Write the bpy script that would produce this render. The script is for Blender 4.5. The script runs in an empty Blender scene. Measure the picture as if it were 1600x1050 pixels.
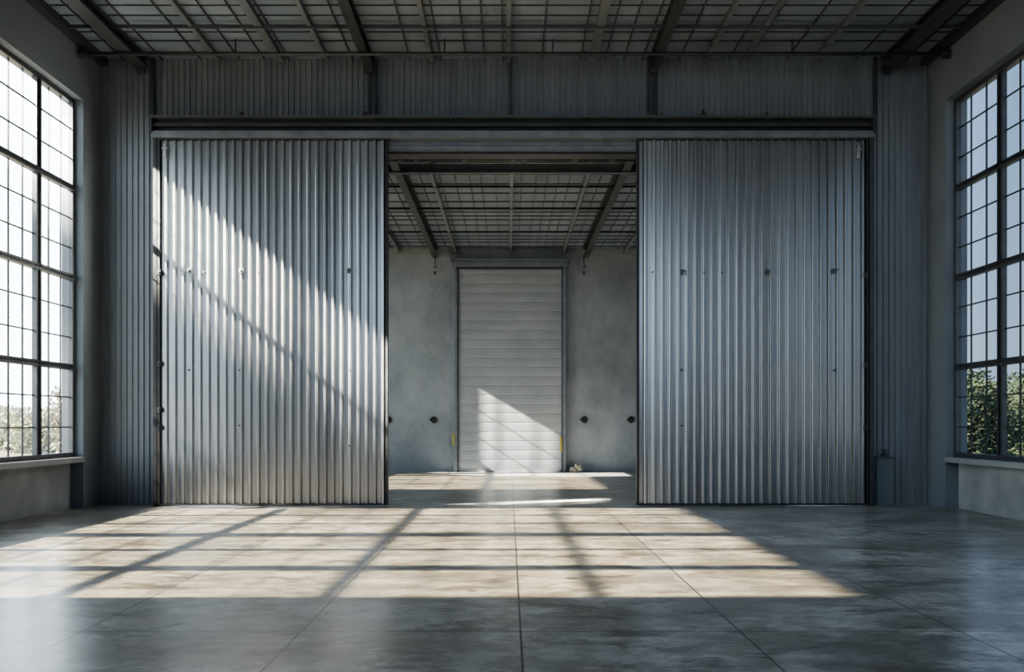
import bpy, bmesh, math, random
from mathutils import Vector, noise as mnoise
random.seed(7)
C = bpy.context.scene.collection
F, CX, HY, CH = 1491.0, 795.0, 660.0, 1.6      # focal length in px, vanishing point, eye height
YF, YB = 18.5, 31.0                            # door wall and rear wall depth
def PX(px, Y=YF): return (px-CX)/F*Y
def PZ(py, Y=YF): return CH+(HY-py)/F*Y
ORD = ['first','second','third','fourth','fifth','sixth','seventh','eighth','ninth','tenth','eleventh','twelfth']

# ------------------------------------------------------------------ mesh builder
class MB:
    def __init__(s): s.v=[]; s.f=[]
    def box(s,x0,x1,y0,y1,z0,z1):
        n=len(s.v)
        s.v += [(x0,y0,z0),(x1,y0,z0),(x1,y1,z0),(x0,y1,z0),(x0,y0,z1),(x1,y0,z1),(x1,y1,z1),(x0,y1,z1)]
        s.f += [tuple(n+i for i in q) for q in ((0,3,2,1),(4,5,6,7),(0,1,5,4),(1,2,6,5),(2,3,7,6),(3,0,4,7))]
        return s
    def tube(s,pts,r,n=12,r1=None):
        pts=[Vector(p) for p in pts]; rings=[]
        for i,p in enumerate(pts):
            a=pts[max(i-1,0)]; b=pts[min(i+1,len(pts)-1)]; d=(b-a).normalized()
            u=d.orthogonal().normalized() if i==0 else (u-d*u.dot(d)).normalized()
            w=d.cross(u); rr=r if r1 is None else r+(r1-r)*i/(len(pts)-1)
            ring=[]
            for k in range(n):
                t=2*math.pi*k/n; ring.append(len(s.v)); s.v.append(tuple(p+(u*math.cos(t)+w*math.sin(t))*rr))
            rings.append(ring)
        for a,b in zip(rings,rings[1:]):
            for k in range(n): s.f.append((a[k],a[(k+1)%n],b[(k+1)%n],b[k]))
        s.f.append(tuple(reversed(rings[0]))); s.f.append(tuple(rings[-1]))
        return s
    def sheet(s,prof,z0,z1,nz=1):               # a profile in x,y pulled up in z
        n=len(s.v); m=len(prof)
        for k in range(nz+1):
            z=z0+(z1-z0)*k/nz
            s.v += [(x,y,z) for x,y in prof]
        for k in range(nz):
            for i in range(m-1):
                a=n+k*m+i; s.f.append((a,a+1,a+m+1,a+m))
        return s
    def hsheet(s,prof,x0,x1):                   # a profile in y,z pulled across x
        n=len(s.v); m=len(prof)
        s.v += [(x0,y,z) for y,z in prof]+[(x1,y,z) for y,z in prof]
        for i in range(m-1): s.f.append((n+i,n+m+i,n+m+i+1,n+i+1))
        return s
    def ibeam_y(s,x,y0,y1,z0,z1,w,t=.025):
        s.box(x-w/2,x+w/2,y0,y1,z0,z0+t); s.box(x-w/2,x+w/2,y0,y1,z1-t,z1); s.box(x-t/2,x+t/2,y0,y1,z0+t,z1-t); return s
    def ibeam_x(s,y,x0,x1,z0,z1,w,t=.025):
        s.box(x0,x1,y-w/2,y+w/2,z0,z0+t); s.box(x0,x1,y-w/2,y+w/2,z1-t,z1); s.box(x0,x1,y-t/2,y+t/2,z0+t,z1-t); return s
    def build(s,name,mat,parent=None,bevel=0,smooth=False):
        me=bpy.data.meshes.new(name)
        if parent is None:
            xs=[v[0] for v in s.v]; ys=[v[1] for v in s.v]; zs=[v[2] for v in s.v]
            o0=Vector(((min(xs)+max(xs))/2,(min(ys)+max(ys))/2,min(zs)))
        else:
            o0=Vector(parent['org'])
        me.from_pydata([tuple(Vector(v)-o0) for v in s.v],[],s.f); me.update()
        me.materials.append(mat)
        if smooth: 
            for p in me.polygons: p.use_smooth=True
        o=bpy.data.objects.new(name,me); C.objects.link(o)
        if parent is None: o.location=o0
        else: o.parent=parent
        o['org']=tuple(o0)
        if bevel:
            m=o.modifiers.new('bevel','BEVEL'); m.width=bevel; m.segments=2; m.limit_method='ANGLE'
        return o
def empty(name,loc):
    o=bpy.data.objects.new(name,None); C.objects.link(o); o.location=loc; o['org']=tuple(loc); o.empty_display_size=.2; return o
def tag(o,label,cat,group=None):
    o['label']=label; o['category']=cat
    if group: o['group']=group
    return o
def struct(o,label=None):
    o['kind']='structure'
    if label: o['label']=label
    return o

# ------------------------------------------------------------------ materials
class NT:
    def __init__(s,name):
        s.m=bpy.data.materials.new(name); s.m.use_nodes=True; s.t=s.m.node_tree; s.b=s.t.nodes['Principled BSDF']
        s.co=s.t.nodes.new('ShaderNodeTexCoord').outputs['Object']
    def L(s,a,b): s.t.links.new(a,b)
    def put(s,val,sock):
        if isinstance(val,bpy.types.NodeSocket): s.L(val,sock)
        else: sock.default_value=val
    def map(s,scale,src=None,off=(0,0,0)):
        n=s.t.nodes.new('ShaderNodeMapping'); s.L(src or s.co,n.inputs['Vector']); n.inputs['Scale'].default_value=scale; n.inputs['Location'].default_value=off; return n.outputs[0]
    def noise(s,scale,detail=5,rough=.55,vec=None,dist=0):
        n=s.t.nodes.new('ShaderNodeTexNoise'); s.L(vec or s.co,n.inputs['Vector'])
        n.inputs['Scale'].default_value=scale; n.inputs['Detail'].default_value=detail; n.inputs['Roughness'].default_value=rough; n.inputs['Distortion'].default_value=dist
        return n.outputs['Fac']
    def math(s,op,a,b=0.0,clamp=False):
        n=s.t.nodes.new('ShaderNodeMath'); n.operation=op; n.use_clamp=clamp; s.put(a,n.inputs[0]); s.put(b,n.inputs[1]); return n.outputs[0]
    def rng(s,v,a,b,c,d):
        n=s.t.nodes.new('ShaderNodeMapRange'); s.put(v,n.inputs[0])
        for i,x in enumerate((a,b,c,d)): n.inputs[i+1].default_value=x
        return n.outputs[0]
    def mix(s,fac,a,b,mode='MIX'):
        n=s.t.nodes.new('ShaderNodeMix'); n.data_type='RGBA'; n.blend_type=mode
        s.put(fac,n.inputs[0])
        for v,k in ((a,6),(b,7)):
            s.put(v if isinstance(v,bpy.types.NodeSocket) else (*v,1),n.inputs[k])
        return n.outputs[2]
    def xyz(s):
        n=s.t.nodes.new('ShaderNodeSeparateXYZ'); s.L(s.co,n.inputs[0]); return n.outputs
    def bump(s,h,strength,dist=.02):
        n=s.t.nodes.new('ShaderNodeBump'); n.inputs['Strength'].default_value=strength; n.inputs['Distance'].default_value=dist
        s.L(h,n.inputs['Height']); s.L(n.outputs[0],s.b.inputs['Normal'])
    def set(s,col=None,rough=None,metal=None):
        if col is not None: s.put(col if isinstance(col,bpy.types.NodeSocket) else (*col,1),s.b.inputs['Base Color'])
        if rough is not None: s.put(rough,s.b.inputs['Roughness'])
        if metal is not None: s.put(metal,s.b.inputs['Metallic'])
        return s.m
def simple(name,c1,c2,scale=3,rough=.5,metal=0,bump=0,stretch=(1,1,1)):
    n=NT(name); v=n.noise(scale,6,.6,n.map(stretch)); f=n.rng(v,.3,.7,0,1)
    n.set(n.mix(f,c1,c2),n.rng(v,.3,.7,rough*.85,min(1,rough*1.15)),metal)
    if bump: n.bump(v,bump)
    return n.m
def floor_mat():
    n=NT('polished_concrete')
    big=n.noise(.5,6,.6,n.map((.7,.8,1)),.2); fine=n.noise(6,8,.74,n.map((.8,.8,1))); sc=n.noise(1.0,10,.74,n.map((.6,1.0,1),off=(7,3,0))); s2=n.noise(2.4,10,.78,n.map((.6,1.1,1),off=(2,9,0))); s3=n.noise(1.9,12,.82,n.map((.8,.8,1),off=(13,1,0)))
    base=n.mix(n.rng(big,.35,.65,0,1),(.31,.322,.332),(.60,.595,.575))
    base=n.mix(n.rng(sc,.47,.58,0,.8),base,(.19,.177,.157))
    base=n.mix(n.rng(s2,.51,.61,0,.9),base,(.075,.067,.056))
    base=n.mix(n.rng(s3,.49,.57,0,.55),base,(.10,.092,.08))
    base=n.mix(n.rng(fine,.48,.60,0,.5),base,(.17,.165,.155))
    x,y,z=n.xyz()
    def joint(c,off,p,w):
        t=n.math('FRACT',n.math('ADD',n.math('DIVIDE',n.math('SUBTRACT',c,off),p),.5))
        d=n.math('MULTIPLY',n.math('ABSOLUTE',n.math('SUBTRACT',t,.5)),p)
        return n.math('LESS_THAN',d,w)
    j=n.math('MAXIMUM',joint(x,.09-FLOOR_CX,1.68,.008),joint(y,FJ,3.34,.009))
    base=n.mix(n.math('MULTIPLY',j,.92),base,(.02,.02,.02))
    n.set(base,n.rng(s2,.4,.7,.275,.285))
    n.b.inputs['Specular IOR Level'].default_value=.85
    return n.m
def door_mat(name,hi,off):
    n=NT(name)
    st=n.noise(1,3,.5,n.map((2.4,.2,.03),off=off)); st2=n.noise(1,2,.5,n.map((10,.3,.02),off=off))
    c=n.mix(n.rng(st,.35,.65,0,1),tuple(.76*k for k in hi),hi)
    c=n.mix(n.rng(st2,.45,.75,0,.2),c,tuple(.5*k for k in hi))
    x,y,z=n.xyz()
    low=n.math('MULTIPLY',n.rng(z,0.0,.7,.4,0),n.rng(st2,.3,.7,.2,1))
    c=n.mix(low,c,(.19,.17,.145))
    n.set(c,n.rng(st,.3,.7,.278,.295),.92)
    return n.m
FLOOR_Y0,FLOOR_Y1=-4.0,31.4
XL,XR=PX(157),PX(1450)          # -7.92, 8.13
FLOOR_CX=(XL+XR)/2
FJ=7.3-(FLOOR_Y0+FLOOR_Y1)/2
M={}
M['floor']=floor_mat()
M['door1']=door_mat('galvanised_sheet_left',(.45,.46,.472),(3,0,1))  # left leaf, own streak offset
M['door2']=door_mat('galvanised_sheet_right',(.45,.458,.468),(11,5,4))  # right leaf, near-equal tone with streaks shifted
M['siding']=simple('dark_siding',(.16,.176,.198),(.225,.244,.27),1.2,.5,.2,.02,(3,1,.3))
M['wall']=simple('grey_wall_paint',(.115,.136,.163),(.153,.175,.204),1.3,.7,0,.08)
M['concrete']=simple('rough_concrete',(.17,.184,.20),(.30,.316,.333),1.6,.85,0,.25)
def plaster():
    n=NT('rear_plaster'); a=n.noise(.5,8,.62,dist=.25); b=n.noise(2.2,9,.72,n.map((1,1,.7),off=(4,0,2)))
    c=n.mix(n.rng(a,.28,.72,0,1),(.165,.187,.214),(.31,.34,.37)); c=n.mix(n.rng(b,.49,.74,0,.42),c,(.11,.123,.138))
    n.set(c,.8,0); n.bump(b,.15); return n.m
M['plaster']=plaster()
M['steel']=simple('dark_steel',(.038,.043,.050),(.07,.077,.085),4,.45,.3)
M['steel3']=simple('header_steel',(.072,.08,.089),(.11,.119,.13),4,.42,.35)
M['steel2']=simple('grey_steel',(.145,.163,.184),(.21,.231,.256),4,.40,.4)
M['cool']=simple('cool_beam_steel',(.085,.105,.132),(.12,.145,.175),4,.5,.2)
M['zinc']=simple('zinc_fitting',(.28,.29,.30),(.40,.41,.42),4,.4,.6)
M['black']=simple('black_steel',(.010,.010,.011),(.024,.024,.026),6,.5)
M['panel']=simple('ceiling_panel',(.14,.173,.216),(.215,.255,.305),1.1,.6,.1,.1)
M['frame']=simple('window_steel',(.042,.047,.054),(.072,.079,.088),5,.42,.3)
M['muntin']=simple('glazing_bar_steel',(.022,.025,.03),(.04,.044,.05),5,.5,.2)
M['sill']=simple('sill_paint',(.19,.208,.228),(.26,.28,.30),4,.5)
M['shutter']=simple('shutter_grey',(.225,.247,.267),(.30,.322,.343),.9,.5,0,.05,(1,1,2))
M['yellow']=simple('worn_yellow',(.26,.245,.05),(.40,.37,.10),8,.7)
M['rubber']=simple('black_rubber',(.012,.012,.012),(.025,.025,.025),8,.6)
M['tan']=simple('pale_paper',(.42,.39,.31),(.60,.57,.48),9,.8)
M['leaf']=simple('leaf_green',(.022,.042,.027),(.044,.068,.044),2,.9)
M['leaf_hazed']=simple('leaf_hazed',(.40,.43,.36),(.56,.58,.50),2,.8)  # outdoor haze and glare washed into the leaf colour
M['bark']=simple('bark',(.07,.05,.035),(.14,.10,.07),6,.9,0,.3)
M['ground']=simple('dry_ground',(.26,.265,.235),(.37,.36,.33),.4,.95,0,.2)
def glass():
    m=bpy.data.materials.new('window_glass'); m.use_nodes=True; t=m.node_tree; t.nodes.clear()
    o=t.nodes.new('ShaderNodeOutputMaterial'); a=t.nodes.new('ShaderNodeBsdfTransparent'); g=t.nodes.new('ShaderNodeBsdfGlossy'); x=t.nodes.new('ShaderNodeMixShader')
    a.inputs[0].default_value=(.97,.98,.98,1); g.inputs['Roughness'].default_value=.03; x.inputs[0].default_value=.04
    t.links.new(a.outputs[0],x.inputs[1]); t.links.new(g.outputs[0],x.inputs[2]); t.links.new(x.outputs[0],o.inputs[0]); return m
M['glass']=glass()

# ------------------------------------------------------------------ room shell
ZC=PZ(92)                       # 8.65
ZC2=PZ(388,YB)                  # rear room ceiling 7.25
TW=.4
struct(MB().box(XL-.5,XR+.5,FLOOR_Y0,FLOOR_Y1,-.3,0).build('floor',M['floor']),'polished grey concrete floor with saw-cut joints')
struct(MB().box(-140,140,-60,200,-.6,-.32).build('ground',M['ground']))
SILL,HEAD=.86,7.6
OPEN_L=[(8.6,10.32,HEAD),(10.5,13.38,HEAD),(13.68,17.75,HEAD)]
OPEN_R=[(8.6,10.25,HEAD),(10.55,14.0,HEAD),(14.45,17.75,HEAD)]
REAR=[(22.7,28.6,7.05),(28.95,29.48,7.05)]  # unseen; the pier between them is added to trim the shutter light
def side_wall(name,x_in,sgn,opens):
    # sgn -1: wall body lies at x < x_in
    X=lambda a,b:(min(x_in+sgn*a,x_in+sgn*b),max(x_in+sgn*a,x_in+sgn*b))
    m=MB(); d=MB(); y=FLOOR_Y0; top=9.0
    for y0,y1,h in opens:
        m.box(*X(0,TW),y,y0,0,top); m.box(*X(0,TW),y0,y1,h,top); d.box(*X(.24,TW),y0,y1,0,SILL); y=y1
    m.box(*X(0,TW),y,FLOOR_Y1,0,top)
    w=struct(m.build(name,M['wall'])); d.build('dado_panel',M['concrete'],w)
    return w
side_wall('wall_left',XL,-1,OPEN_L+REAR)
side_wall('wall_right',XR,1,OPEN_R+REAR)  # rear windows on this side are added for cool fill
# wall behind the viewer; its high opening is added for fill and door reflections
yn0,yn1=FLOOR_Y0-.3,FLOOR_Y0
struct(MB().box(XL,-5.6,yn0,yn1,0,9).box(5.6,XR,yn0,yn1,0,9).box(-5.6,5.6,yn0,yn1,0,4.1).box(-5.6,5.6,yn0,yn1,8.4,9).build('wall_near',M['wall']))
def window(n,x_in,sgn,y0,y1,z0,z1,nc,nr,label):
    X=lambda a,b:(min(x_in+sgn*a,x_in+sgn*b),max(x_in+sgn*a,x_in+sgn*b))
    e=struct(empty('window_%d'%n,(x_in+sgn*.22,(y0+y1)/2,z0)),label)
    fr=MB(); w=.085
    fr.box(*X(.15,.25),y0,y0+w,z0,z1); fr.box(*X(.15,.25),y1-w,y1,z0,z1)
    fr.box(*X(.15,.25),y0+w,y1-w,z0,z0+w); fr.box(*X(.15,.25),y0+w,y1-w,z1-w,z1)
    fr.build('window_frame',M['frame'],e,.008)
    ml=MB(); cw=(y1-y0)/nc; rh=(z1-z0)/nr
    for i in range(1,nc):
        yy=y0+i*cw
        ml.box(*X(.15,.235),yy-.085,yy-.035,z0+w,z1-w); ml.box(*X(.15,.235),yy+.035,yy+.085,z0+w,z1-w); ml.box(*X(.19,.225),yy-.035,yy+.035,z0+w,z1-w)
    ml.v and ml.build('mullion',M['frame'],e)
    tr=MB()
    for j in range(1,nr):
        zz=z0+j*rh
        tr.box(*X(.13,.235),y0+w*.5,y1-w*.5,zz-.055,zz-.015); tr.box(*X(.15,.235),y0+w*.5,y1-w*.5,zz+.015,zz+.055); tr.box(*X(.18,.225),y0+w*.5,y1-w*.5,zz-.015,zz+.015)
    tr.build('transom',M['frame'],e)
    gb=MB()
    for i in range(nc):
        for k in (1,2): yy=y0+(i+k/3)*cw; gb.box(*X(.199,.222),yy-.0115,yy+.0115,z0+.05,z1-.05)
    for j in range(nr):
        for k in (1,2): zz=z0+(j+k/3)*rh; gb.box(*X(.200,.221),y0+.05,y1-.05,zz-.0105,zz+.0105)
    gb.build('glazing_bars',M['muntin'],e)
    MB().box(*X(.208,.212),y0+.05,y1-.05,z0+.05,z1-.05).build('glass',M['glass'],e)
    MB().box(*X(-.03,.30),y0-.0,y1+.0,z0-.10,z0).build('window_sill',M['sill'],e,.01)
k=1
for sgn,xi,side,op,cols in ((-1,XL,'left',OPEN_L,(3,2,1)),(1,XR,'right',OPEN_R,(2,2,1))):
    for (y0,y1,h),nc,wh in zip(reversed(op),cols,('nearest the sliding doors','in the middle','nearest the viewer')):
        window(k,xi,sgn,y0,y1,.96,h,nc,4,'tall steel-framed grid window in the %s wall, %s'%(side,wh)); k+=1
    for (y0,y1,h),nc,wh in zip(REAR,(3,1),('wide','narrow')):
        window(k,xi,sgn,y0,y1,.96,h,nc,3,'%s tall steel-framed window in the %s wall of the rear bay, unseen'%(wh,side)); k+=1

# door wall: ribbed siding
def ribs(x0,x1,y,p,d,w=.35):
    pr=[(x0,y)]; n=max(1,round((x1-x0)/p)); q=(x1-x0)/n
    for i in range(n):
        a=x0+i*q
        pr += [(a+q*(.5-w/2),y),(a+q*(.5-w/4),y-d),(a+q*(.5+w/4),y-d),(a+q*(.5+w/2),y)]
    pr.append((x1,y)); return pr
ZO=PZ(238)                      # opening height
JL,JR=PX(246),PX(1358)
wf=MB()
wf.box(XL,JL,YF+.02,YF+.3,0,9); wf.box(JR,XR,YF+.02,YF+.3,0,9); wf.box(JL,JR,YF+.02,YF+.3,ZO,9)
W=struct(wf.build('wall_front',M['siding']),'dark ribbed metal wall carrying the sliding doors')
for a,b,z0,z1 in ((XL,JL,0,ZC),(JR,XR,0,ZC),(JL,JR,PZ(200),ZC)):
    MB().sheet(ribs(a,b,YF+.015,.112,.028),z0,z1).build('siding',M['siding'],W)
for i,(px,w) in enumerate(((241,5),(578,5),(588,4),(798,3),(1013,4),(1022,5),(1366,5))):
    struct(MB().box(PX(px-w/2),PX(px+w/2),YF-.09,YF-.02,PZ(182),ZC).build('trim_%d'%(i+6),M['steel']),'slim dark steel post on the siding above the doors, %s from the left'%ORD[i])
# slim jamb posts on either side of the doors
YJ=YF-.26
struct(MB().box(PX(239,YJ),PX(245,YJ),YJ,YF-.02,0,PZ(214,YJ)).build('trim_1',M['black'],bevel=.006),'dark steel jamb left of the doors')
struct(MB().box(PX(1359,YJ),PX(1366,YJ),YJ,YF-.02,0,PZ(214,YJ)).build('trim_2',M['steel'],bevel=.006),'dark steel jamb right of the doors')

# rear room
struct(MB().box(XL,XR,YB,YB+.4,0,9).build('wall_back',M['plaster']),'mottled grey concrete rear wall')
# ceilings
rg=random.Random(11)
c=struct(MB().box(XL-.4,XR+.4,FLOOR_Y0,YF+.3,ZC,ZC+.35).build('ceiling',M['panel']),'panelled ceiling of the front hall')
g=MB()
xx=XL+.45
while xx<XR: g.box(xx-.010,xx+.010,6,YF,ZC-.03,ZC); xx+=rg.choice((.36,.48,.6,.75))
yy=YF-.35
while yy>6: g.box(XL,XR,yy-.008,yy+.008,ZC-.02,ZC-.002); yy-=rg.choice((.4,.55,.7))
g.build('panel_grid',M['steel'],c)
c2=struct(MB().box(XL,XR,YF+.3,YB,ZC2,ZC2+.3).build('ceiling_rear',M['panel']),'panelled ceiling of the rear bay')
g=MB()
xx=XL+.3
while xx<XR: g.box(xx-.009,xx+.009,YF+.3,YB,ZC2-.025,ZC2); xx+=rg.choice((.26,.34,.45))
yy=YB-.4
while yy>YF+.4: g.box(XL,XR,yy-.010,yy+.010,ZC2-.022,ZC2-.002); yy-=rg.choice((.5,.7,.9))
g.build('panel_grid',M['steel'],c2)
struct(MB().box(XL,XL+.16,FLOOR_Y0,YF,ZC-.14,ZC).build('trim_3',M['steel']),'dark rail where left wall meets ceiling')
struct(MB().box(XR-.16,XR,FLOOR_Y0,YF,ZC-.14,ZC).build('trim_4',M['steel']),'dark rail where right wall meets ceiling')

# ------------------------------------------------------------------ ceiling steel, front hall
for i,px in enumerate((225,578,1020,1383)):
    e=tag(empty('ceiling_beam',(PX(px),YF-.1,8.3)),'deep dark steel I-beam under the front ceiling, %s of four from the left'%ORD[i],'beam','main beams under the front ceiling')
    MB().ibeam_y(PX(px),FLOOR_Y0,YF-.12,PZ(110),ZC,.26 if i in (0,3) else .18,.03).build('beam',M['steel'],e)
    MB().box(PX(px)-.08,PX(px)+.08,YF-.18,YF-.1,PZ(118),PZ(96)).build('end_bracket',M['steel'],e,.01)
for i,px in enumerate((345,440,513,675,795,925,1100,1160,1270)):
    w=.15 if px in (925,440) else .08
    tag(MB().ibeam_y(PX(px),FLOOR_Y0,YF-.04,PZ(100),ZC,w,.02).build('ceiling_purlin',M['steel2']),'slender steel purlin running to the door wall, %s of nine from the left'%ORD[i],'purlin','slender purlins under the front ceiling')
for i,y in enumerate((17.55,16.75)):
    lab='round cross pipe under the front ceiling, nearest the sliding doors' if i==0 else 'thin steel cross rail under the front ceiling, behind the round cross pipe'
    if i==0:
        zp=PZ(110)-.05
        e=tag(empty('cross_pipe',(0,y,zp-.05)),lab,'pipe')
        MB().tube([(XL+.002,y,zp),(XR-.002,y,zp)],.034,14).build('pipe',M['steel'],e,smooth=True)
        for x in (XL+.1,XR-.1): MB().tube([(x-.08,y,zp),(x+.08,y,zp)],.08,16).build('end_flange',M['steel'],e)
        for px in (390,700,860,1215): MB().box(PX(px)-.012,PX(px)+.012,y-.012,y+.012,zp+.02,ZC-.001).build('hanger',M['steel'],e)
    else:
        tag(MB().box(XL+.02,XR-.02,y-.02,y+.02,ZC-.13,ZC-.07).build('cross_rail',M['steel3']),lab,'rail')

# ------------------------------------------------------------------ ceiling steel, rear bay
for i,px in enumerate((560,680,915,1030)):
    X=PX(px,YB)
    tag(MB().ibeam_y(X,YF+.32,YB-.02,ZC2-.3,ZC2,.17,.025).build('ceiling_beam',M['steel']),'deep steel I-beam under the rear bay ceiling, %s of four from the left'%ORD[i],'beam','main beams in the rear bay')
for i,px in enumerate((625,712,798,880,975)):
    X=PX(px,YB)
    tag(MB().ibeam_y(X,YF+.32,YB-.02,ZC2-.16,ZC2,.08,.02).build('ceiling_purlin',M['steel2']),'slender purlin under the rear bay ceiling, %s of five from the left'%ORD[i],'purlin','slender purlins in the rear bay')
for i,y in enumerate((27.6,24.6,22.3)):
    tag(MB().box(XL+.02,XR-.02,y-.02,y+.02,ZC2-.17,ZC2-.12).build('cross_rail',M['steel']),'steel cross rail under the rear bay ceiling, %s row from the rear wall'%ORD[i],'rail','cross rails in the rear bay')
e=tag(empty('cross_beam',(0,20.4,7.0)),'slim grey steel cross beam just inside the open doorway','beam')
MB().ibeam_x(20.4,XL+.02,XR-.02,PZ(271,20.4),PZ(257,20.4),.12,.03).build('beam',M['cool'],e)
e=tag(empty('overhead_pipe',(0,19.5,7.0)),'dark overhead pipe with flanges just behind the door header','pipe')
MB().tube([(XL+.02,19.5,6.97),(XR-.02,19.5,6.97)],.045,12).build('pipe',M['steel'],e,smooth=True)
for x in (-2.2,-1.9,-.9,.1,.3,1.35,2.1): MB().tube([(x-.05,19.5,6.97),(x+.05,19.5,6.97)],.085,14).build('flange',M['cool'],e)
for x in (-1.4,.2,1.7): MB().box(x-.02,x+.02,19.47,19.53,7.0,ZC2).build('hanger',M['steel'],e)

# ------------------------------------------------------------------ sliding door track
TB=YF-.025; YT=YF-.38
e=tag(empty('sliding_door_track',(0,YF-.2,7.1)),'long dark steel track and hood above the two corrugated sliding doors','door track')
x0,x1=PX(234,YT),PX(1368,YT)
TZ=lambda py: PZ(py,YT)
MB().box(x0,x1,YF-.40,TB,TZ(184),TZ(180)).build('top_flange',M['steel3'],e)
MB().box(x0+.03,x1-.03,YF-.24,TB,TZ(202),TZ(184)).build('channel',M['black'],e)
MB().box(x0+.01,x1-.01,YF-.34,TB,TZ(196),TZ(191)).build('rail',M['steel'],e)
MB().box(x0+.01,x1-.01,YF-.36,TB,TZ(214),TZ(203)).build('fascia',M['steel2'],e,.01)
MB().box(x0-.02,x0+.04,YF-.39,TB,TZ(206),TZ(184)).build('end_plate',M['steel'],e)
MB().box(x1-.04,x1+.02,YF-.39,TB,TZ(206),TZ(184)).build('end_plate',M['steel'],e)
for px,w,h in ((373,10,10),(440,14,5),(465,30,4),(498,12,7),(568,8,12),(604,10,6),(1036,8,8),(1090,16,6),(1103,8,14),(1175,12,6),(1203,12,9)):
    b=MB(); b.box(PX(px-w/2,YT),PX(px+w/2,YT),YF-.2,YF-.1,TZ(180),TZ(180-h*.6)); b.box(PX(px-w/5,YT),PX(px+w/5,YT),YF-.17,YF-.1,TZ(180-h*.6),TZ(180-h))
    b.build('bracket',M['black'],e)
# header beams spanning the opening between the leaves
struct(MB().box(PX(560),PX(1040),YF-.06,YF-.02,PZ(238),PZ(218)).box(PX(560),PX(1040),YF-.11,YF-.02,PZ(223),PZ(219)).box(PX(560),PX(1040),YF-.11,YF-.02,PZ(236),PZ(231)).build('trim_5',M['steel2'],bevel=.006),'grey layered lintel across the doorway')
struct(MB().box(PX(560),PX(1040),YF-.06,YF+.31,ZO-.05,ZO-.004).build('trim_13',M['black']),'added dark plate under the lintel')  # added sheet darkening the underside where floor bounce would show

# ------------------------------------------------------------------ sliding doors
def corr(x0,x1,y,p,d,seed):
    r=random.Random(seed); n=round((x1-x0)/p); ws=[1+r.uniform(-.05,.05) for _ in range(n)]; k=(x1-x0)/sum(ws); pr=[]; a=x0
    for i in range(n):
        q=ws[i]*k; dd=d*r.uniform(.95,1.05)
        for t,h in ((0,0),(.42,0),(.46,.08),(.53,.92),(.57,1),(.80,1),(.84,.92),(.93,.08)): pr.append((a+t*q,y-dd*h))
        a+=q
    pr.append((x1,y)); return pr
def sliding_door(n,mat,pa,pb,label,fit,dots,latch):
    YD=YF-.26; DX=lambda px:PX(px,YD); DZ=lambda py:PZ(py,YD)
    xa,xb=DX(pa),DX(pb); yb=YF-.20; zt=DZ(216)
    e=struct(empty('door_%d'%n,((xa+xb)/2,yb,0.02)),label)
    MB().sheet(corr(xa+.05,xb-.05,yb-.002,.160,.055,n),.04,zt-.03).build('corrugated_sheet',mat,e)
    MB().box(xa+.05,xb-.05,yb+.012,yb+.03,.04,zt-.03).build('backing_sheet',M['steel2'],e)
    fr=MB(); t=.045
    fr.box(xa,xa+t,yb-.07,yb+.05,.02,zt); fr.box(xb-t,xb,yb-.07,yb+.05,.02,zt)
    fr.box(xa+t,xb-t,yb-.07,yb+.05,zt-.035,zt); fr.box(xa+t,xb-t,yb-.065,yb+.05,.02,.05)
    fr.build('edge_frame',M['black'],e)
    for px,py in fit:
        x,z=DX(px),DZ(py); s=.028
        b=MB(); b.box(x-s,x+s,yb-.085,yb-.055,z-.05,z+.05); b.tube([(x,yb-.085,z),(x,yb-.115,z)],.018,10)
        b.box(x-s*.5,x+s*2.2,yb-.095,yb-.06,z+.012,z+.032)
        b.build('fixing_plate',M['steel3'],e)
    b=MB()
    for px,py in dots:
        x,z=DX(px),DZ(py); b.tube([(x,yb,z),(x,yb-.078,z)],.017,8)
    b.build('bolt_heads',M['steel'],e)
    x,z=DX(latch[0]),DZ(latch[1])
    b=MB(); b.box(x-.03,x+.03,yb-.09,yb-.05,z-.13,z+.13); b.box(x-.06,x+.06,yb-.10,yb-.055,z+.03,z+.06); b.build('latch',M['zinc'],e,.006)
sliding_door(1,M['door1'],246,606,'left corrugated galvanised sliding door with a diagonal of light',[(295,423),(376,423),(545,423)],
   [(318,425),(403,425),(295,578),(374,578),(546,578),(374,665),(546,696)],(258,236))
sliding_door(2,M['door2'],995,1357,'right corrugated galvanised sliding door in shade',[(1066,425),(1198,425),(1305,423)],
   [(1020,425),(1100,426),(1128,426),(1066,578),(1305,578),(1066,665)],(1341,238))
# little stops on the jambs
YS=YF-.31
for i,(px,py) in enumerate(((248,425),(248,568),(248,640),(248,668),(1354,430),(1354,570),(1354,668))):
    side='left' if px<800 else 'right'
    b=MB(); x,z=PX(px,YS),PZ(py,YS); b.box(x-.035,x+.03,YF-.31,YF-.27,z-.045,z+.045); b.tube([(x,YF-.31,z),(x,YF-.34,z)],.02,8)
    k=i if i<4 else i-4
    tag(b.build('door_stop',M['steel']),'small dark stop on the outer edge of the %s sliding door, %s from the top'%(side,ORD[k]),'door stop','stops on the outer door edges')

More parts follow.
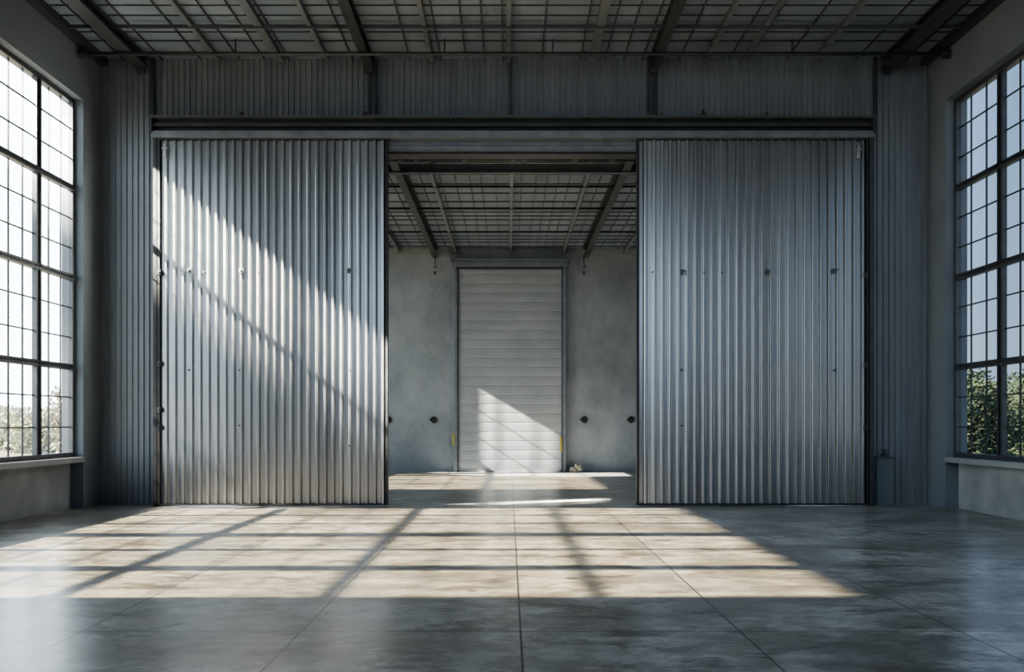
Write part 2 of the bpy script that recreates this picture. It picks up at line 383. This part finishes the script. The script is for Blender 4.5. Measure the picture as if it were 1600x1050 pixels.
# ------------------------------------------------------------------ roller shutter in the rear wall
e=struct(empty('door_3',(.05,YB-.1,0)),'pale grey slatted roller shutter in the rear wall')
xa,xb=PX(715,YB),PX(879,YB); zt=PZ(420,YB)
pr=[]; z=.10; p=.30; yb=YB-.09
while z<zt:
    h=min(p,zt-z)
    pr += [(yb-.032,z),(yb-.04,z+.02),(yb-.045,z+h*.5),(yb-.04,z+h-.02),(yb-.032,z+h-.010)]; z+=p
pr.append((yb-.032,zt))
MB().hsheet(pr,xa,xb).build('slat_curtain',M['shutter'],e)
MB().box(xa,xb,yb-.05,yb+.02,.0,.10).build('bottom_rail',M['sill'],e,.01)
for x,s in ((xa,-1),(xb,1)):
    MB().box(min(x,x+s*.11),max(x,x+s*.11),YB-.20,YB-.005,0,PZ(418,YB)).build('guide',M['steel2'],e,.01)
    MB().box(min(x-s*.0,x-s*.04),max(x,x-s*.04),YB-.18,YB-.15,0,zt).build('guide_lip',M['steel'],e)
MB().box(xa-.18,xb+.18,YB-.26,YB-.005,PZ(418,YB),PZ(410,YB)).build('hood',M['steel2'],e,.02)
MB().box(xa-.21,xb+.21,YB-.28,YB-.005,PZ(410,YB),PZ(406,YB)).build('hood_cap',M['steel2'],e)
MB().box(xa-.05,xb+.05,YB-.2,YB-.12,PZ(422,YB),PZ(418,YB)).build('head_seal',M['steel'],e)
for px,y0,y1 in ((709,677,696),(876,682,706)):
    x=PX(px,YB); tag_=MB().box(x-.034,x+.034,YB-.25,YB-.20,PZ(y1,YB),PZ(y0,YB)).build('guard',M['yellow'],e,.015); tag_['label']='worn yellow guard on the shutter guide'

# wall bumpers
for px,lab in ((678,'black round wall bumper just left of the roller shutter'),(913,'black round wall bumper just right of the roller shutter'),
               (986,'black round wall bumper beside the edge of the right sliding door'),(607,'black round wall bumper half hidden by the left sliding door')):
    x,z=PX(px,YB),PZ(656,YB)
    e=tag(empty('wall_bumper',(x,YB,z-.11)),lab,'bumper','round bumpers on the rear wall')
    MB().tube([(x,YB,z),(x,YB-.03,z)],.11,24).build('base_plate',M['steel'],e)
    MB().tube([(x,YB-.03,z),(x,YB-.06,z),(x,YB-.09,z)],.09,24,.06).build('rubber_pad',M['rubber'],e,smooth=False)
    MB().box(x-.15,x-.08,YB-.03,YB-.002,z-.02,z+.02).build('side_tab',M['steel'],e)
# hanging hooks under beam ends
for px,s in ((680,'left'),(912,'right')):
    x=PX(px,YB); z0,z1=PZ(430,YB),PZ(398,YB)
    e=tag(empty('hanging_hook',(x,YB-.08,z0)),'dark hook hanging on the rear wall, upper %s of the roller shutter'%s,'hook','hooks on the rear wall')
    MB().box(x-.035,x+.035,YB-.12,YB-.003,z1-.12,ZC2-.31).build('bracket',M['steel'],e)
    MB().tube([(x,YB-.08,z1-.12),(x,YB-.08,z1-.32)],.016,8).build('chain',M['steel'],e)
    pts=[(x+.04*math.sin(a),YB-.08,z1-.38+.06*math.cos(a)) for a in [i*math.pi/8 for i in range(0,13)]]
    MB().tube(pts,.014,8).build('hook',M['steel'],e)
    MB().box(x-.03,x+.03,YB-.10,YB-.06,z0,z0+.12).build('weight',M['steel'],e)
# clump of debris
m=MB(); bx=PX(901,YB-.4)
bm=bmesh.new(); bmesh.ops.create_icosphere(bm,subdivisions=4,radius=1)
for v in bm.verts:
    n=mnoise.noise(v.co*2.0)*.75+abs(mnoise.noise(v.co*4.5))*.6-.15
    v.co=v.co*(1+n); v.co=Vector((bx+v.co.x*.17,YB-.4+v.co.y*.13,max(0,.08+v.co.z*.13)))
m.v=[tuple(v.co) for v in bm.verts]; m.f=[tuple(x.index for x in f.verts) for f in bm.faces]; bm.free()
tag(m.build('crumpled_wrapper',M['tan']),'small crumpled pale wrapper on the floor right of the roller shutter','litter')
# service box at right of doors
YX=YF-.2; BX=lambda px:PX(px,YX); BZ=lambda py:PZ(py,YX)
e=tag(empty('service_box',(BX(1385),YF-.1,0)),'low dark grey service box with a small valve, right of the sliding doors','cabinet')
MB().box(BX(1372),BX(1399),YF-.14,YF-.02,0,BZ(717)).build('body',M['wall'],e,.01)
MB().box(BX(1371),BX(1400),YF-.16,YF-.02,BZ(717),BZ(714)).build('lid',M['steel3'],e,.006)
v=MB().tube([(BX(1385),YF-.10,BZ(713.5)),(BX(1385),YF-.10,BZ(705))],.020,10).build('valve',M['steel'],e)
MB().box(BX(1379),BX(1391),YF-.115,YF-.085,BZ(711),BZ(709.5)).tube([(BX(1385),YF-.10,BZ(705)),(BX(1385),YF-.10,BZ(702))],.04,12).build('valve_handle',M['steel'],v)

# ------------------------------------------------------------------ trees outside
def tree(name,leafm,h,r,seed,label,cat,group,loc,z_low=.0,n=2600,ls=.13,nb=20):
    rnd=random.Random(seed); e=tag(empty(name,loc),label,cat,group); e['org']=(0,0,0)
    t=MB(); t.tube([(0,0,-.05),(.03,.02,h*.3),(-.02,.05,h*.6),(.02,0,h*.85)],.09*h/4,9,.03)
    for k in range(6):
        a=rnd.uniform(0,6.28); zz=h*rnd.uniform(.25,.6); t.tube([(0,0,zz),(math.cos(a)*r*.35,math.sin(a)*r*.35,zz+h*.12),(math.cos(a)*r*.7,math.sin(a)*r*.7,zz+h*.2)],.03*h/4,6,.012)
    t.build('trunk',M['bark'],e)
    f=MB(); blobs=[]
    for k in range(nb):
        a=k*2.4+rnd.uniform(-.4,.4); q=rnd.uniform(.1,.65)*r; u=.10+.76*(k+rnd.random())/nb
        blobs.append((math.cos(a)*q*(1.1-.5*u),math.sin(a)*q*(1.1-.5*u),h*(z_low+u*(.97-z_low)),r*rnd.uniform(.34,.5)))
    for k in range(n):
        bx,by,bz,br=blobs[k%nb]; d=Vector((rnd.gauss(0,1),rnd.gauss(0,1),rnd.gauss(0,1))).normalized()*br*rnd.uniform(.6,1.05)
        c=Vector((bx,by,max(.05,min(h,bz+d.z*.8))))+Vector((d.x,d.y,0))
        u=Vector((rnd.gauss(0,1),rnd.gauss(0,1),rnd.gauss(0,1))).normalized(); w=u.orthogonal().normalized(); s=ls*rnd.uniform(.6,1.3)
        i=len(f.v); f.v += [tuple(c+u*s),tuple(c+w*s*.55),tuple(c-u*s),tuple(c-w*s*.55)]; f.f.append((i,i+1,i+2,i+3))
    f.build('foliage',M[leafm],e)
    return e
def copy_tree(src,loc,rz,sc):
    r=src.copy(); C.objects.link(r); r.location=loc; r.rotation_euler=(0,0,rz); r.scale=(sc,sc,sc)
    for ch in list(src.children):
        c=ch.copy(); C.objects.link(c); c.parent=r
    return r
lab='bushy dark green tree growing outside the right-hand windows'
GZ=-.32
p=tree('bushy_tree','leaf',3.55,2.0,3,lab,'tree','trees outside the right windows',(16.1,32.5,GZ),n=7000,ls=.085)
for x,y,rz,s in ((20.2,36.4,1,1.05),(19.6,41.6,2.2,1.12),(24.6,44.5,3.1,1.25),(24.2,51.0,4,1.4),(30.2,54.0,5,1.45)): copy_tree(p,(x,y,GZ),rz,s)
lab='pale hazy tree far beyond the left-hand windows'
p=tree('distant_tree','leaf_hazed',2.7,2.7,5,lab,'tree','trees beyond the left windows',(-30,60,GZ),n=1700,ls=.17)
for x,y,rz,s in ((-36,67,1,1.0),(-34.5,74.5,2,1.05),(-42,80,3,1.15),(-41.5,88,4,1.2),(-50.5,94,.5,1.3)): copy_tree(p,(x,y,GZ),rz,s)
tree('slender_tree','leaf_hazed',3.9,.8,9,'slender haze-paled tree outside the left window nearest the doors','tree',None,(-18.6,39.5,GZ),n=300,ls=.11)

# ------------------------------------------------------------------ light
def aim(o,d): o.rotation_euler=Vector(d).to_track_quat('-Z','Y').to_euler()
def lamp(kind,name,energy,col,d,loc=(0,0,30)):
    l=bpy.data.lights.new(name,kind); l.energy=energy; l.color=col; o=bpy.data.objects.new(name,l); C.objects.link(o); o.location=loc; aim(o,d); return l
s=lamp('SUN','sun',32,(1,.795,.51),(1,.01,-.665),(-30,10,25)); s.angle=math.radians(1.0)
def spot(name,tgt,d,dist,energy,rad,size,blend):
    d=Vector(d); loc=Vector(tgt)-d.normalized()*dist
    l=lamp('SPOT',name,energy,(1,.92,.78),d,loc); l.shadow_soft_size=rad; l.spot_size=math.radians(size); l.spot_blend=blend
DD=(1,.45,-.76)
spot('added_door_spot',(-5.7,YF-.3,5.05),DD,39,9000000,.8,2.8,.25)  # added spot standing in for sun across the left door
spot('added_door_spot',(-3.9,YF-.3,3.7),DD,39,9000000,.8,2.8,.25)
spot('added_door_spot',(-5.4,YF-.3,.3),DD,39,900000,.9,2.2,.5)  # weak added spot for the lower part of the door
spot('added_shutter_spot',(.4,YB,1.6),(1,.2,-.60),39,1600000,.13,9,.15)  # added spot standing in for sun on the roller shutter

w=bpy.data.worlds.new('World'); bpy.context.scene.world=w; w.use_nodes=True; t=w.node_tree
tc=t.nodes.new('ShaderNodeTexCoord'); sx=t.nodes.new('ShaderNodeSeparateXYZ'); t.links.new(tc.outputs['Generated'],sx.inputs[0])
mr=t.nodes.new('ShaderNodeMapRange'); t.links.new(sx.outputs[0],mr.inputs[0]); mr.inputs[1].default_value=-.40; mr.inputs[2].default_value=.45
cr=t.nodes.new('ShaderNodeValToRGB'); t.links.new(mr.outputs[0],cr.inputs[0])
cr.color_ramp.elements[0].color=(.79,.91,1,1); cr.color_ramp.elements[1].color=(.35,.53,.78,1)
e2=cr.color_ramp.elements.new(.5); e2.color=(.48,.67,.94,1)
hz=t.nodes.new('ShaderNodeMapRange'); t.links.new(sx.outputs[2],hz.inputs[0])
for i,x in enumerate((0.0,.28,.28,0.0)): hz.inputs[i+1].default_value=x
mx=t.nodes.new('ShaderNodeMix'); mx.data_type='RGBA'; t.links.new(hz.outputs[0],mx.inputs[0]); t.links.new(cr.outputs[0],mx.inputs[6]); mx.inputs[7].default_value=(.92,.97,1,1)
st=t.nodes.new('ShaderNodeMapRange'); t.links.new(mr.outputs[0],st.inputs[0]); st.inputs[3].default_value=8.2; st.inputs[4].default_value=.92
zf=t.nodes.new('ShaderNodeMapRange'); t.links.new(sx.outputs[2],zf.inputs[0])
for i,x in enumerate((.32,.70,1.0,.25)): zf.inputs[i+1].default_value=x
mu=t.nodes.new('ShaderNodeMath'); mu.operation='MULTIPLY'; t.links.new(st.outputs[0],mu.inputs[0]); t.links.new(zf.outputs[0],mu.inputs[1])
bg=t.nodes['Background']; t.links.new(mx.outputs[2],bg.inputs[0]); t.links.new(mu.outputs[0],bg.inputs[1])
try: bpy.context.scene.view_settings.look='AgX - Medium High Contrast'
except Exception as ex: print(ex)

# ------------------------------------------------------------------ camera
cam=bpy.data.cameras.new('camera'); co=bpy.data.objects.new('camera',cam); C.objects.link(co)
co.location=(0,0,CH); co.rotation_euler=(math.pi/2,0,0)
cam.sensor_fit='HORIZONTAL'; cam.sensor_width=36; cam.lens=F/1600*36; cam.shift_x=5/1600; cam.shift_y=135/1600; cam.clip_end=500
bpy.context.scene.camera=co
for o in bpy.data.objects:
    if 'org' in o: del o['org']
